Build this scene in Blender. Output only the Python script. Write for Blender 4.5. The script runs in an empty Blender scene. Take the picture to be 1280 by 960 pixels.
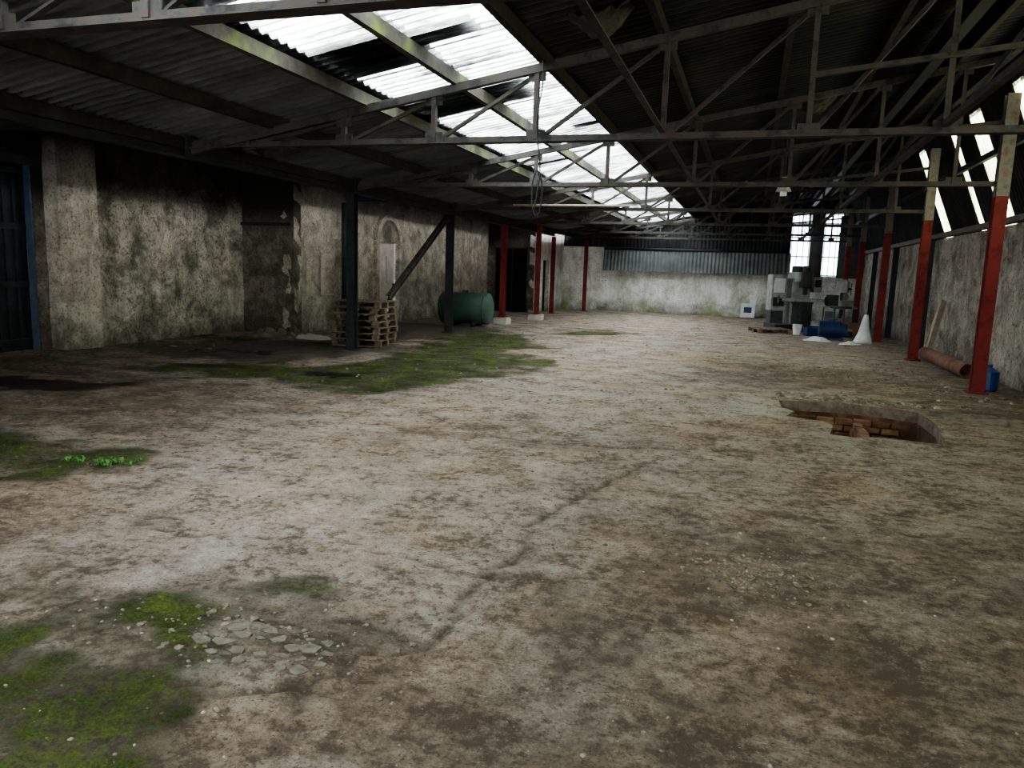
import bpy, math, random
import numpy as np
from mathutils import Vector, Matrix, noise
random.seed(7)
D=bpy.data
COL=bpy.context.scene.collection

# ------------------------------------------------------------------ materials
def new_mat(name):
    m=D.materials.new(name); m.use_nodes=True
    nt=m.node_tree; nt.nodes.clear()
    out=nt.nodes.new('ShaderNodeOutputMaterial')
    return m,nt,out
class NB:
    def __init__(s,nt): s.nt=nt
    def n(s,t,**kw):
        nd=s.nt.nodes.new(t)
        for k,v in kw.items(): setattr(nd,k,v)
        return nd
    def l(s,a,b): s.nt.links.new(a,b)
    def pos(s,scale=(1,1,1),rot=(0,0,0)):
        g=s.n('ShaderNodeNewGeometry'); m=s.n('ShaderNodeMapping')
        m.inputs['Scale'].default_value=scale; m.inputs['Rotation'].default_value=rot
        s.l(g.outputs['Position'],m.inputs['Vector']); return m.outputs[0]
    def noise(s,vec,scale,detail=6,rough=.6,dist=0):
        n=s.n('ShaderNodeTexNoise'); n.inputs['Scale'].default_value=scale
        n.inputs['Detail'].default_value=detail; n.inputs['Roughness'].default_value=rough
        n.inputs['Distortion'].default_value=dist
        if vec is not None: s.l(vec,n.inputs['Vector'])
        return n.outputs[0]
    def ramp(s,fac,stops):
        r=s.n('ShaderNodeValToRGB'); e=r.color_ramp.elements
        while len(e)<len(stops): e.new(.5)
        for i,(p,c) in enumerate(stops):
            e[i].position=p; e[i].color=(c,c,c,1) if isinstance(c,(int,float)) else (*c,1)
        s.l(fac,r.inputs[0]); return r.outputs[0]
    def mix(s,fac,a,b,mode='MIX'):
        m=s.n('ShaderNodeMix',data_type='RGBA',blend_type=mode)
        for sock,v in ((m.inputs[0],fac),(m.inputs[6],a),(m.inputs[7],b)):
            if hasattr(v,'is_output'): s.l(v,sock)
            elif isinstance(v,(int,float)): sock.default_value=v
            else: sock.default_value=(*v,1)
        return m.outputs[2]
    def math(s,op,a,b=0,c=0,clamp=False):
        m=s.n('ShaderNodeMath',operation=op,use_clamp=clamp)
        for i,v in enumerate((a,b,c)):
            if isinstance(v,(int,float)): m.inputs[i].default_value=v
            else: s.l(v,m.inputs[i])
        return m.outputs[0]
    def bsdf(s,out,col,rough=.9,bump=None,bs=.3,bd=.02,metal=0,spec=.3):
        b=s.n('ShaderNodeBsdfPrincipled')
        if isinstance(col,tuple): b.inputs['Base Color'].default_value=(*col,1)
        else: s.l(col,b.inputs['Base Color'])
        if isinstance(rough,(int,float)): b.inputs['Roughness'].default_value=rough
        else: s.l(rough,b.inputs['Roughness'])
        b.inputs['Metallic'].default_value=metal
        b.inputs['Specular IOR Level'].default_value=spec
        if bump is not None:
            bp=s.n('ShaderNodeBump'); bp.inputs['Strength'].default_value=bs; bp.inputs['Distance'].default_value=bd
            s.l(bump,bp.inputs['Height']); s.l(bp.outputs[0],b.inputs['Normal'])
        s.l(b.outputs[0],out.inputs[0]); return b

def simple(name,c1,c2,scale=6,rough=.8,metal=0,bs=.3,spec=.3,c3=None,lo=.35,hi=.68):
    m,nt,out=new_mat(name); b=NB(nt)
    v=b.pos(); n1=b.noise(v,scale,8,.65); n2=b.noise(v,scale*7,4)
    st=[(lo,c1),(hi,c2)]
    if c3: st=[(lo,c1),((lo+hi)/2,c2),(hi,c3)]
    col=b.ramp(n1,st)
    b.bsdf(out,col,rough,n2,bs,.01,metal,spec); return m

M={}
M['black_steel']=simple('black_steel',(.014,.016,.019),(.035,.038,.043),4,.6,.0,spec=.3)
M['truss_steel']=simple('truss_steel',(.022,.021,.021),(.06,.058,.056),5,.8,c3=(.075,.052,.04),hi=.66)
M['moss_steel']=simple('moss_purlin',(.03,.028,.024),(.065,.06,.05),2.2,.85,c3=(.11,.14,.035),hi=.68)
M['dark_timber']=simple('dark_timber',(.016,.014,.013),(.04,.036,.03),5,.85)
M['red_primer']=simple('red_primer',(.10,.014,.014),(.19,.028,.027),3,.65,c3=(.12,.03,.025),spec=.2)
M['grey_col']=simple('grey_paint_rust',(.11,.10,.092),(.18,.165,.155),6,.7,c3=(.14,.09,.065))
M['concrete_block']=simple('concrete_block',(.40,.37,.33),(.58,.55,.50),5,.9)
M['wood_pallet']=simple('pallet_wood',(.09,.065,.045),(.21,.16,.12),6,.85)
M['pale_wood']=simple('pale_plank',(.3,.26,.2),(.5,.45,.36),5,.85)
M['tank_green']=simple('tank_green',(.035,.075,.06),(.065,.12,.095),3,.5,spec=.3)
M['door_blue']=simple('door_dark_steel',(.009,.011,.015),(.024,.029,.038),3,.5)
M['blue_edge']=simple('blue_highlight',(.035,.06,.10),(.07,.11,.17),4,.6)  # lighter blue; the highlight on the door edge is put into the colour
M['pit_rust']=simple('pit_rust_clay',(.03,.017,.011),(.095,.048,.028),2.6,.9,c3=(.20,.11,.065))
M['pit_light']=simple('pit_rust_wall',(.09,.048,.028),(.20,.11,.068),3.2,.9,c3=(.31,.20,.135))
M['pit_lip']=simple('pit_lip_concrete',(.09,.07,.055),(.22,.185,.15),8,.9)
M['rubble']=simple('rubble_stone',(.06,.05,.04),(.16,.135,.11),5,.95,c3=(.24,.21,.18))
M['rubble_pale']=simple('rubble_pale',(.18,.16,.13),(.38,.35,.31),7,.95)
M['rubble_light']=simple('broken_slab',(.075,.068,.052),(.17,.158,.13),22,.95)
M['machine_grey']=simple('machine_grey',(.17,.175,.17),(.38,.385,.37),4,.5)
M['machine_green']=simple('machine_dark',(.02,.025,.026),(.06,.065,.065),4,.5)
M['blue_plastic']=simple('blue_plastic',(.01,.04,.16),(.02,.08,.28),3,.4,spec=.5)
M['motor_blue']=simple('motor_blue',(.01,.03,.09),(.02,.05,.14),5,.4)
M['white_bag']=simple('white_bag',(.55,.56,.58),(.75,.76,.77),4,.7)
M['rust_pipe']=simple('rust_pipe',(.12,.06,.045),(.24,.13,.10),4,.8)
M['cardboard']=simple('cardboard',(.25,.17,.10),(.36,.26,.16),4,.85)
M['door_pink']=simple('faded_door',(.46,.42,.41),(.66,.61,.59),4,.8)
M['leaf']=simple('leaf_green',(.03,.10,.02),(.08,.20,.04),9,.6)
M['void']=simple('void_black',(.004,.004,.004),(.012,.012,.012),4,.95)  # near-black; the dark inside the openings is put into this colour
M['lamp_grey']=simple('lamp_enamel',(.3,.3,.3),(.45,.45,.43),4,.5)
M['window_bar']=simple('window_bar',(.25,.27,.28),(.4,.42,.43),4,.6)
M['sagging_felt']=simple('torn_felt',(.03,.027,.023),(.085,.078,.066),6,.95)

def wall_mat(name,dark,mid,light,soot_z=2.6,soot=.95,mossz=.0,white=.5,zband=.35,streak=.3,grime=.5,gpos=(.48,.62)):
    m,nt,out=new_mat(name); b=NB(nt)
    v=b.pos(); g=b.n('ShaderNodeSeparateXYZ'); b.l(v,g.inputs[0]); z=g.outputs[2]
    big=b.noise(v,.9,5,.6); med=b.noise(v,3.5,8,.7,.4); fine=b.noise(v,22,6,.7)
    vo=b.n('ShaderNodeTexVoronoi'); vo.inputs['Scale'].default_value=3.2; b.l(v,vo.inputs['Vector'])
    col=b.ramp(med,[(.32,dark),(.47,mid),(.62,light)])
    wh=b.ramp(b.math('ADD',b.math('MULTIPLY',big,.5),b.math('MULTIPLY',fine,.5)),[(.51-.1*white,0.),(.56-.06*white,1.)])
    col=b.mix(b.math('MULTIPLY',wh,white),col,light)
    pit=b.ramp(fine,[(.36,1.),(.46,0.)]); col=b.mix(b.math('MULTIPLY',pit,.8),col,tuple(c*.5 for c in dark))
    gr=b.ramp(b.noise(v,1.4,8,.72,.6),[(gpos[0],0.),(gpos[1],1.)]);col=b.mix(b.math('MULTIPLY',gr,grime),col,(.055,.054,.042))
    v2=b.pos((3.,3.,.4)); st=b.ramp(b.noise(v2,1.6,6,.65,.5),[(.5,0.),(.68,1.)])
    col=b.mix(b.math('MULTIPLY',st,streak),col,tuple(c*.45 for c in dark))
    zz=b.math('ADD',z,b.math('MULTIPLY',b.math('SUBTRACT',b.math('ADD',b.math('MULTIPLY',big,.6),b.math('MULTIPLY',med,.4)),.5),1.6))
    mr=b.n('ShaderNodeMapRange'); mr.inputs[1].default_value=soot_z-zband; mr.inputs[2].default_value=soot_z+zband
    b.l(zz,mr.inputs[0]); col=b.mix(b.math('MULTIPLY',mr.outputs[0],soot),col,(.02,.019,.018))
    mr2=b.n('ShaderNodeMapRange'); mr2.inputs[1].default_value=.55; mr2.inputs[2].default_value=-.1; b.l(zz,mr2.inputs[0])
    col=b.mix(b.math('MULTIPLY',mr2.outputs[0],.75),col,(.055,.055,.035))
    if mossz:
        mm=b.ramp(b.noise(v,.8,6,.6),[(.48,0.),(.6,1.)])
        mr3=b.n('ShaderNodeMapRange'); mr3.inputs[1].default_value=mossz+.5; mr3.inputs[2].default_value=0.; b.l(zz,mr3.inputs[0])
        col=b.mix(b.math('MULTIPLY',b.math('MULTIPLY',mm,mr3.outputs[0]),.8),col,(.22,.26,.05))
        gs=b.ramp(b.noise(b.pos((1,1,.35)),1.3,6,.65),[(.5,0.),(.65,1.)]);col=b.mix(b.math('MULTIPLY',gs,.45),col,(.24,.25,.17))
    h=b.math('ADD',b.math('MULTIPLY',fine,.5),b.math('ADD',b.math('MULTIPLY',vo.outputs['Distance'],.5),med))
    b.bsdf(out,col,.95,h,.9,.06,spec=.15); return m
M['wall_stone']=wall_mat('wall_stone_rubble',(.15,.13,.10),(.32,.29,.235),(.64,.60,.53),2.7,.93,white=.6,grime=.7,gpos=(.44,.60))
M['wall_shade']=wall_mat('wall_stone_shaded',(.08,.07,.055),(.15,.13,.11),(.26,.235,.20),2.5,.93,white=.1)  # darker copy of the stone; shade on the return faces is in the colour
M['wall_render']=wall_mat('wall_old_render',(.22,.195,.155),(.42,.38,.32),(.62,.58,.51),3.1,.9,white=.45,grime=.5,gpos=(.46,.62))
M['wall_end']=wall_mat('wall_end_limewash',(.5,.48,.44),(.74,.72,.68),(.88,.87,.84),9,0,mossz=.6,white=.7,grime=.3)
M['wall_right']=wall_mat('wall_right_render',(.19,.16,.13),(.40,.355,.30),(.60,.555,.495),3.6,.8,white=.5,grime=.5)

def corr_mat(name,c1,c2,c3,rough=.75):
    m,nt,out=new_mat(name); b=NB(nt)
    n1=b.noise(b.pos((.5,1.2,1)),1.6,7,.65); n2=b.noise(b.pos(),18,5)
    col=b.ramp(n1,[(.35,c1),(.52,c2),(.7,c3)])
    col=b.mix(b.math('MULTIPLY',n2,.5),col,c1)
    b.bsdf(out,col,rough,n2,.25,.01,spec=.3); return m
M['roof_dark']=corr_mat('roof_sheet_dark',(.013,.014,.016),(.027,.028,.031),(.06,.058,.053))
M['roof_left']=corr_mat('roof_sheet_grey',(.08,.085,.09),(.16,.17,.18),(.28,.29,.295))
M['cladding_grey']=corr_mat('cladding_grey_green',(.07,.08,.08),(.12,.135,.135),(.17,.19,.185))

def glaze(name,tint,dirt,tr=.72,scale=1.3):
    m,nt,out=new_mat(name); b=NB(nt)
    n=b.noise(b.pos((.35,1.5,1)),scale,7,.65); n2=b.noise(b.pos((.5,2,1)),9,5,.65)
    f=b.math('ADD',b.math('MULTIPLY',n,.6),b.math('MULTIPLY',n2,.4))
    col=b.ramp(f,[(.39,dirt),(.48,tuple(.35*a+.65*d for a,d in zip(tint,dirt))),(.58,tint)])
    t=b.n('ShaderNodeBsdfTransparent'); b.l(col,t.inputs[0])
    tl=b.n('ShaderNodeBsdfTranslucent'); b.l(col,tl.inputs[0])
    mx=b.n('ShaderNodeMixShader'); mx.inputs[0].default_value=1-tr
    b.l(t.outputs[0],mx.inputs[1]); b.l(tl.outputs[0],mx.inputs[2]); b.l(mx.outputs[0],out.inputs[0]); return m
M['skylight']=glaze('skylight_grp_sheet',(.62,.67,.67),(.08,.088,.083))
M['side_glaze']=glaze('side_glaze_sheet',(.50,.54,.38),(.18,.20,.09),.45)
M['win_glass']=glaze('dusty_window_glass',(.36,.43,.47),(.22,.28,.31),.8,3)

# ------------------------------------------------------------------ mesh builder
class MB:
    def __init__(s): s.v=[];s.f=[];s.m=[];s.mats=[]
    def mi(s,k):
        if k not in s.mats: s.mats.append(k)
        return s.mats.index(k)
    def add(s,vs,fs,k):
        o=len(s.v); s.v+= [tuple(a) for a in vs]; i=s.mi(k)
        for f in fs: s.f.append(tuple(o+a for a in f)); s.m.append(i)
    def box(s,c,d,k,R=None,jit=0):
        vs=[]
        for x in(-1,1):
            for y in(-1,1):
                for z in(-1,1):
                    p=Vector((x*d[0]/2,y*d[1]/2,z*d[2]/2))
                    if jit: p+=Vector([random.uniform(-jit,jit) for _ in range(3)])
                    if R is not None: p=R@p
                    vs.append(p+Vector(c))
        s.add(vs,[(0,1,3,2),(4,6,7,5),(0,4,5,1),(2,3,7,6),(0,2,6,4),(1,5,7,3)],k)
    def prism(s,a,b,prof,k,up=(0,0,1)):
        a=Vector(a);b=Vector(b);d=(b-a).normalized();u=Vector(up)
        if abs(d.dot(u))>.98: u=Vector((0,1,0))
        r=d.cross(u).normalized();u=r.cross(d)
        n=len(prof);vs=[a+r*p[0]+u*p[1] for p in prof]+[b+r*p[0]+u*p[1] for p in prof]
        fs=[(i,(i+1)%n,n+(i+1)%n,n+i) for i in range(n)]+[tuple(range(n-1,-1,-1)),tuple(range(n,2*n))]
        s.add(vs,fs,k)
    def bar(s,a,b,w,h,k,up=(0,0,1)):
        s.prism(a,b,[(-w/2,-h/2),(w/2,-h/2),(w/2,h/2),(-w/2,h/2)],k,up)
    def angle(s,a,b,w,k,up=(0,0,1),t=.012):
        s.prism(a,b,[(-w/2,-w/2),(w/2,-w/2),(w/2,-w/2+t),(-w/2+t,-w/2+t),(-w/2+t,w/2),(-w/2,w/2)],k,up)
    def ibeam(s,a,b,w,h,k,up=(0,0,1),t=.016):
        p=[(-w/2,-h/2),(w/2,-h/2),(w/2,-h/2+t),(t/2,-h/2+t),(t/2,h/2-t),(w/2,h/2-t),(w/2,h/2),(-w/2,h/2),(-w/2,h/2-t),(-t/2,h/2-t),(-t/2,-h/2+t),(-w/2,-h/2+t)]
        s.prism(a,b,p,k,up)
    def cyl(s,a,b,r,k,n=16,r2=None):
        r2=r if r2 is None else r2
        a=Vector(a);b=Vector(b);d=(b-a).normalized();u=Vector((0,0,1))
        if abs(d.dot(u))>.98: u=Vector((0,1,0))
        e=d.cross(u).normalized();u=e.cross(d)
        vs=[a+(e*math.cos(t)+u*math.sin(t))*r for t in [2*math.pi*i/n for i in range(n)]]
        vs+=[b+(e*math.cos(t)+u*math.sin(t))*r2 for t in [2*math.pi*i/n for i in range(n)]]
        s.add(vs,[(i,(i+1)%n,n+(i+1)%n,n+i) for i in range(n)]+[tuple(range(n-1,-1,-1)),tuple(range(n,2*n))],k)
    def rock(s,c,r,k,flat=.6):
        ico=[(0,0,1)]+[(.9*math.cos(t),.9*math.sin(t),.3) for t in np.arange(0,6.28,1.2566)][:5]+[(.9*math.cos(t+.6),.9*math.sin(t+.6),-.4) for t in np.arange(0,6.28,1.2566)][:5]
        a=random.uniform(0,6.28);vs=[]
        sx=random.uniform(.7,1.3)
        for p in ico:
            q=Vector(p)*r*random.uniform(.75,1.2); q.x*=sx; q.z*=flat
            vs.append((c[0]+q.x*math.cos(a)-q.y*math.sin(a),c[1]+q.x*math.sin(a)+q.y*math.cos(a),c[2]+q.z))
        fs=[(0,1+i,1+(i+1)%5) for i in range(5)]
        for i in range(5):
            fs+=[(1+i,6+i,1+(i+1)%5),(1+(i+1)%5,6+i,6+(i+1)%5)]
        fs.append((10,9,8,7,6)); s.add(vs,fs,k)
    def obj(s,name,smooth=False,bevel=0):
        me=D.meshes.new(name); me.from_pydata(s.v,[],s.f)
        for k in s.mats: me.materials.append(M[k])
        me.polygons.foreach_set('material_index',s.m)
        if smooth: me.polygons.foreach_set('use_smooth',[True]*len(me.polygons))
        me.update(); o=D.objects.new(name,me); COL.objects.link(o)
        if bevel:
            b=o.modifiers.new('bevel','BEVEL'); b.width=bevel; b.segments=2; b.limit_method='ANGLE'
        return o

def fbm(x,y,z=0,o=4): return noise.fractal(Vector((x,y,z)),.9,2.,o)

# ------------------------------------------------------------------ floor
PIT=[(.45,10.6),(.47,10.1),(.62,9.85),(.5,9.45),(.92,9.3),(.98,9.0),(.9,8.5),(1.15,8.42),(1.4,8.5),(2.0,8.42),(2.05,9.0),(2.12,9.5),(2.1,10.4),(1.7,10.6),(1.2,10.7),(.8,10.62)]
def inpoly(x,y,P):
    c=False;n=len(P)
    for i in range(n):
        x1,y1=P[i];x2,y2=P[(i+1)%n]
        if (y1>y)!=(y2>y) and x<(x2-x1)*(y-y1)/(y2-y1)+x1: c=not c
    return c
def segd(x,y,P,closed=True):
    best=(1e9,0,0);n=len(P)
    for i in range(n if closed else n-1):
        x1,y1=P[i];x2,y2=P[(i+1)%n];dx,dy=x2-x1,y2-y1
        t=max(0,min(1,((x-x1)*dx+(y-y1)*dy)/(dx*dx+dy*dy)));qx,qy=x1+t*dx,y1+t*dy
        d=math.hypot(x-qx,y-qy)
        if d<best[0]: best=(d,qx,qy)
    return best
MOSS=[[(-8.6,8.9),(-6.8,8.7),(-5.6,8.6),(-4.7,8.6),(-4.0,9.4),(-3.6,11.0),(-3.5,12.3),(-4.1,14),(-4.7,16.2),(-5.7,18.3),(-6.8,18.8),(-7.1,16.5),(-6.3,14.6),(-6.2,12.8),(-6.2,11.2),(-7.2,10.0),(-8.7,9.7)],
 [(-4.7,19.4),(-3.4,19.2),(-3.2,20.6),(-3.9,21.2),(-4.7,20.6)],
 [(-7.5,3.7),(-5.3,4.0),(-4.75,4.35),(-4.5,4.75),(-5.2,4.95),(-7.5,5.2)],
 [(-2.95,2.3),(-2.1,2.35),(-2.0,2.6),(-2.15,2.85),(-2.6,2.8),(-3.05,2.6)],
 [(-3.5,1.0),(-1.4,1.1),(-1.5,1.7),(-1.85,2.05),(-2.3,2.2),(-3.5,2.3)],
 [(-11,13.5),(-9.6,12.5),(-9.4,13.3),(-10.2,14.4)]]
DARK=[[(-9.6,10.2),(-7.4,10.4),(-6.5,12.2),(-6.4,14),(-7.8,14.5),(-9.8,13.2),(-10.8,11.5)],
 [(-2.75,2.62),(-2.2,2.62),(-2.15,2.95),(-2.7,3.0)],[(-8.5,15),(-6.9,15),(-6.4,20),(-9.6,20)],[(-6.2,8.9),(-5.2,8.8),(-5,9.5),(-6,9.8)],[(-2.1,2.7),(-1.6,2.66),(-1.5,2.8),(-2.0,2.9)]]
WET=[[(-10,6.75),(-8.8,6.75),(-7.5,6.95),(-7.2,7.2),(-7.6,7.55),(-10,7.4)],[(-8.6,9.3),(-7.4,9.5),(-7.5,9.8),(-8.6,9.8)],[(-6.3,9.6),(-5.4,9.5),(-5.5,10.0),(-6.3,10.1)],[(-9.4,10.9),(-8.0,11.2),(-8.2,11.7),(-9.5,11.6)]]
BROWN=[[(-3.8,3.0),(-2.2,2.75),(-1.2,2.8),(-1.0,2.2),(-1.5,1.9),(-2.2,2.1),(-3.2,2.6)],
 [(-.7,5),(2.5,5.5),(4.2,8),(3.8,3),(1.5,1),(-1.0,1.2),(-1.0,3.5)],[(-3.2,6.3),(-1,6.8),(-1.0,7.8),(-3,7.6)],[(2.2,10),(4,9.5),(4,17),(2.4,15)],[(-11,5.5),(-5,5.6),(-5,7.6),(-11,9)],[(-1.3,12),(2,11.6),(2.4,15),(-.4,15)],[(-9,2.4),(-3,2.6),(-3.6,3.6),(-9,3.6)]]
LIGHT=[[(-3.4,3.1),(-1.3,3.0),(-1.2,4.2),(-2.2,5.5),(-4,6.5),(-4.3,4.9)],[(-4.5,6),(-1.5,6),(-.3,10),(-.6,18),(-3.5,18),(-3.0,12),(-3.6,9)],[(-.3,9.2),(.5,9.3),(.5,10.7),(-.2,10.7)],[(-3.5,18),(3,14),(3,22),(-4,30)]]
SLAB=[[(-1.5,2.78),(-1.22,2.8),(-1.12,3.0),(-1.2,3.2),(-1.42,3.1)],[(-.25,9.3),(.4,9.35),(.38,10.5),(-.1,10.55)],[(-2.05,2.2),(-1.6,2.25),(-1.55,2.42),(-1.75,2.5),(-2.05,2.38)],[(-1.45,1.5),(-1.0,1.6),(-1.1,2.0),(-1.4,1.95)],[(-3.1,2.05),(-2.4,2.1),(-2.3,2.25),(-2.9,2.3)]]
CR1=[(-.75,6.3),(-1.02,5.4),(-1.22,4.6),(-1.15,3.9),(-1.27,3.3),(-1.2,2.8),(-1.42,2.62),(-1.52,2.35),(-1.35,1.9),(-1.45,1.4)]
CR2=[(-1.2,2.8),(-1.62,2.88),(-2.0,2.72)]
CR3=[(-2.1,2.2),(-1.75,2.18),(-1.52,2.35)]
CR4=[(-4.4,6.6),(-3.2,6.9),(-1.5,6.75),(.2,7.3),(1.2,7.1)]
CR5=[(-1.35,1.9),(-.9,1.75),(-.4,1.9)]
CR6=[(-3.9,3.6),(-3.0,3.5),(-2.3,3.75),(-1.2,3.6)]
CR7=[(.9,5.2),(1.6,5.4),(2.2,5.2),(3.0,5.6)]
def pmask(x,y,polys,soft,wob):
    best=-1e9
    for P in polys:
        xs=[p[0] for p in P];ys=[p[1] for p in P]
        if x<min(xs)-1.5 or x>max(xs)+1.5 or y<min(ys)-1.5 or y>max(ys)+1.5: continue
        d=segd(x,y,P)[0]; d=d if inpoly(x,y,P) else -d
        best=max(best,d)
    if best<-1e8: return 0
    sc=1 if y>6 else 2.2
    d=best+wob*fbm(x*sc,y*sc,3.1)/ (1 if y>6 else 1.6)
    return max(0,min(1,.5+d/soft))
CW=((CR1,.04),(CR2,.03),(CR3,.03),(CR4,.025),(CR5,.025),(CR6,.02),(CR7,.02))
def crackd(x,y):
    wx_=x+.05*fbm(x*6,y*6,9,3);wy_=y+.05*fbm(x*6,y*6,19,3)
    return max(0,1-min(segd(wx_,wy_,C,False)[0]/w for C,w in CW))
def floor_h(x,y):
    h=.018*fbm(x*.6,y*.6,1)+.010*fbm(x*3,y*3,2,4)
    if .8<y<8: h-=.016*crackd(x,y)
    return h
xs=list(np.arange(-11.9,4.61,.05))
ys=list(np.arange(-12.4,.8,.4))+list(np.arange(.8,5,.035))+list(np.arange(5,8,.05))+list(np.arange(8,11,.06))+list(np.arange(11,33.2,.16))
nx,ny=len(xs),len(ys)
V=[];att={'moss':[],'dark':[],'brown':[],'light':[],'crack':[],'slab':[],'wet':[]}
inside=[]
for j,y in enumerate(ys):
    for i,x in enumerate(xs):
        X,Y=float(x),float(y);ins=False
        if .2<X<2.4 and 8.1<Y<10.9:
            ins=inpoly(X,Y,PIT);d,qx,qy=segd(X,Y,PIT)
            if d<.036: X,Y=qx,qy;ins=True
        V.append((X,Y,floor_h(X,Y) if Y>.7 else 0.0)); inside.append(ins)
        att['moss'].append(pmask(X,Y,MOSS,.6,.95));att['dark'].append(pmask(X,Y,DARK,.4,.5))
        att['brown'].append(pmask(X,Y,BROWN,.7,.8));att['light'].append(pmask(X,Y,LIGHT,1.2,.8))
        att['slab'].append(pmask(X,Y,SLAB,.1,.12) if Y<11 else 0)
        att['wet'].append(pmask(X,Y,WET,.12,.35) if 6<Y<13 else 0)
        att['crack'].append(crackd(X,Y) if .8<Y<8 else 0)
F=[]
for j in range(ny-1):
    for i in range(nx-1):
        q=(j*nx+i,j*nx+i+1,(j+1)*nx+i+1,(j+1)*nx+i)
        if all(inside[a] for a in q): continue
        F.append(q)
me=D.meshes.new('floor');me.from_pydata(V,[],F)
for k,a in att.items():
    at=me.attributes.new(k,'FLOAT','POINT'); at.data.foreach_set('value',a)
me.polygons.foreach_set('use_smooth',[True]*len(F)); me.update()
fl=D.objects.new('floor',me);COL.objects.link(fl)

m,nt,out=new_mat('floor_old_concrete');b=NB(nt)
def A(k):
    n=b.n('ShaderNodeAttribute',attribute_name=k); return n.outputs['Fac']
v=b.pos();vs=b.pos((.6,1.9,1),(0,0,.25))
n_big=b.noise(v,.45,6,.6);n_med=b.noise(v,2.3,9,.68,.3);n_f=b.noise(v,14,8,.72);n_ff=b.noise(v,70,5,.75);n_st=b.noise(vs,2.2,9,.75,.2)
f0=b.math('ADD',b.math('MULTIPLY',n_med,.36),b.math('ADD',b.math('MULTIPLY',n_st,.26),b.math('MULTIPLY',n_f,.38)))
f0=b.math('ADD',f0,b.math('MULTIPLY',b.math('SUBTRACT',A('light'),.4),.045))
f0=b.math('SUBTRACT',f0,b.math('MULTIPLY',A('brown'),.035))
f0=b.math('ADD',f0,b.math('MULTIPLY',A('slab'),.06))
col=b.ramp(f0,[(.39,(.12,.09,.07)),(.45,(.225,.18,.145)),(.50,(.335,.28,.237)),(.56,(.44,.38,.335)),(.64,(.60,.545,.50))])
tint=b.ramp(n_big,[(.4,(.97,.98,1.0)),(.6,(1.0,.92,.84))]);col=b.mix(1.,col,tint,'MULTIPLY')
or_=b.ramp(b.noise(v,.9,6,.65,.5),[(.54,0.),(.68,1.)]);col=b.mix(b.math('MULTIPLY',or_,.4),col,(.31,.20,.13))
# grey cement wash areas
gw=b.ramp(b.noise(v,.7,7,.68,.8),[(.52,0.),(.62,1.)]);col=b.mix(b.math('MULTIPLY',gw,.35),col,(.33,.32,.295))
col=b.mix(b.math('MULTIPLY',A('slab'),.5),col,b.ramp(n_f,[(.4,(.28,.265,.23)),(.6,(.42,.395,.345))]))
spk=b.ramp(n_ff,[(.36,1.),(.46,0.)]);col=b.mix(b.math('MULTIPLY',spk,.8),col,(.06,.047,.037))
spl=b.ramp(n_ff,[(.59,0.),(.69,1.)]);col=b.mix(b.math('MULTIPLY',spl,.6),col,(.66,.61,.55))
dirt=b.ramp(b.math('ADD',b.math('MULTIPLY',n_f,.6),b.math('MULTIPLY',n_med,.4)),[(.42,1.),(.48,0.)])
col=b.mix(b.math('MULTIPLY',dirt,.65),col,(.105,.08,.06))
bs_=b.math('MULTIPLY',A('brown'),b.ramp(b.noise(v,1.7,7,.7),[(.47,0.),(.6,1.)]));col=b.mix(b.math('MULTIPLY',bs_,.5),col,(.115,.088,.067))
ds=b.ramp(b.noise(v,1.1,8,.72,1.0),[(.60,0.),(.68,1.)]);col=b.mix(b.math('MULTIPLY',ds,.5),col,(.085,.068,.054))
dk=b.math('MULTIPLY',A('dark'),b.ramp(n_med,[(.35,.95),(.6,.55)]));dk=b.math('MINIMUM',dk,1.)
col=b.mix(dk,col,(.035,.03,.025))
ms=b.math('ADD',b.math('MULTIPLY',A('moss'),.75),b.math('MULTIPLY',b.math('SUBTRACT',b.math('ADD',b.math('MULTIPLY',n_med,.6),b.math('MULTIPLY',n_f,.4)),.5),6.))
mf=b.ramp(ms,[(.42,0.),(.9,1.)]);mf=b.math('MULTIPLY',mf,b.ramp(A('moss'),[(.02,0.),(.5,1.)]))
mcol=b.ramp(b.math('ADD',b.math('MULTIPLY',n_ff,.45),b.math('MULTIPLY',b.noise(v,2.1,6),.55)),[(.38,(.027,.034,.011)),(.49,(.075,.108,.02)),(.60,(.185,.25,.04))])
halo=b.math('MULTIPLY',b.ramp(A('moss'),[(.0,0.),(.7,1.)]),.75);col=b.mix(halo,col,b.ramp(n_f,[(.4,(.045,.038,.026)),(.6,(.15,.145,.10))]))
col=b.mix(mf,col,mcol)
col=b.mix(b.math('MULTIPLY',A('wet'),.93),col,(.012,.011,.01))
col=b.mix(b.math('MULTIPLY',A('crack'),.75),col,(.05,.04,.03))
rg=b.ramp(dk,[(.3,.92),(.8,.45)]);rg=b.math('SUBTRACT',rg,b.math('MULTIPLY',A('wet'),.4))
h=b.math('ADD',b.math('MULTIPLY',n_ff,.45),b.math('ADD',b.math('MULTIPLY',n_f,.9),b.math('MULTIPLY',n_st,.8)))
h=b.math('ADD',h,b.math('MULTIPLY',mf,b.math('MULTIPLY',n_ff,1.2)))
b.bsdf(out,col,rg,h,1.,.055,spec=.2)
me.materials.append(m)

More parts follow.
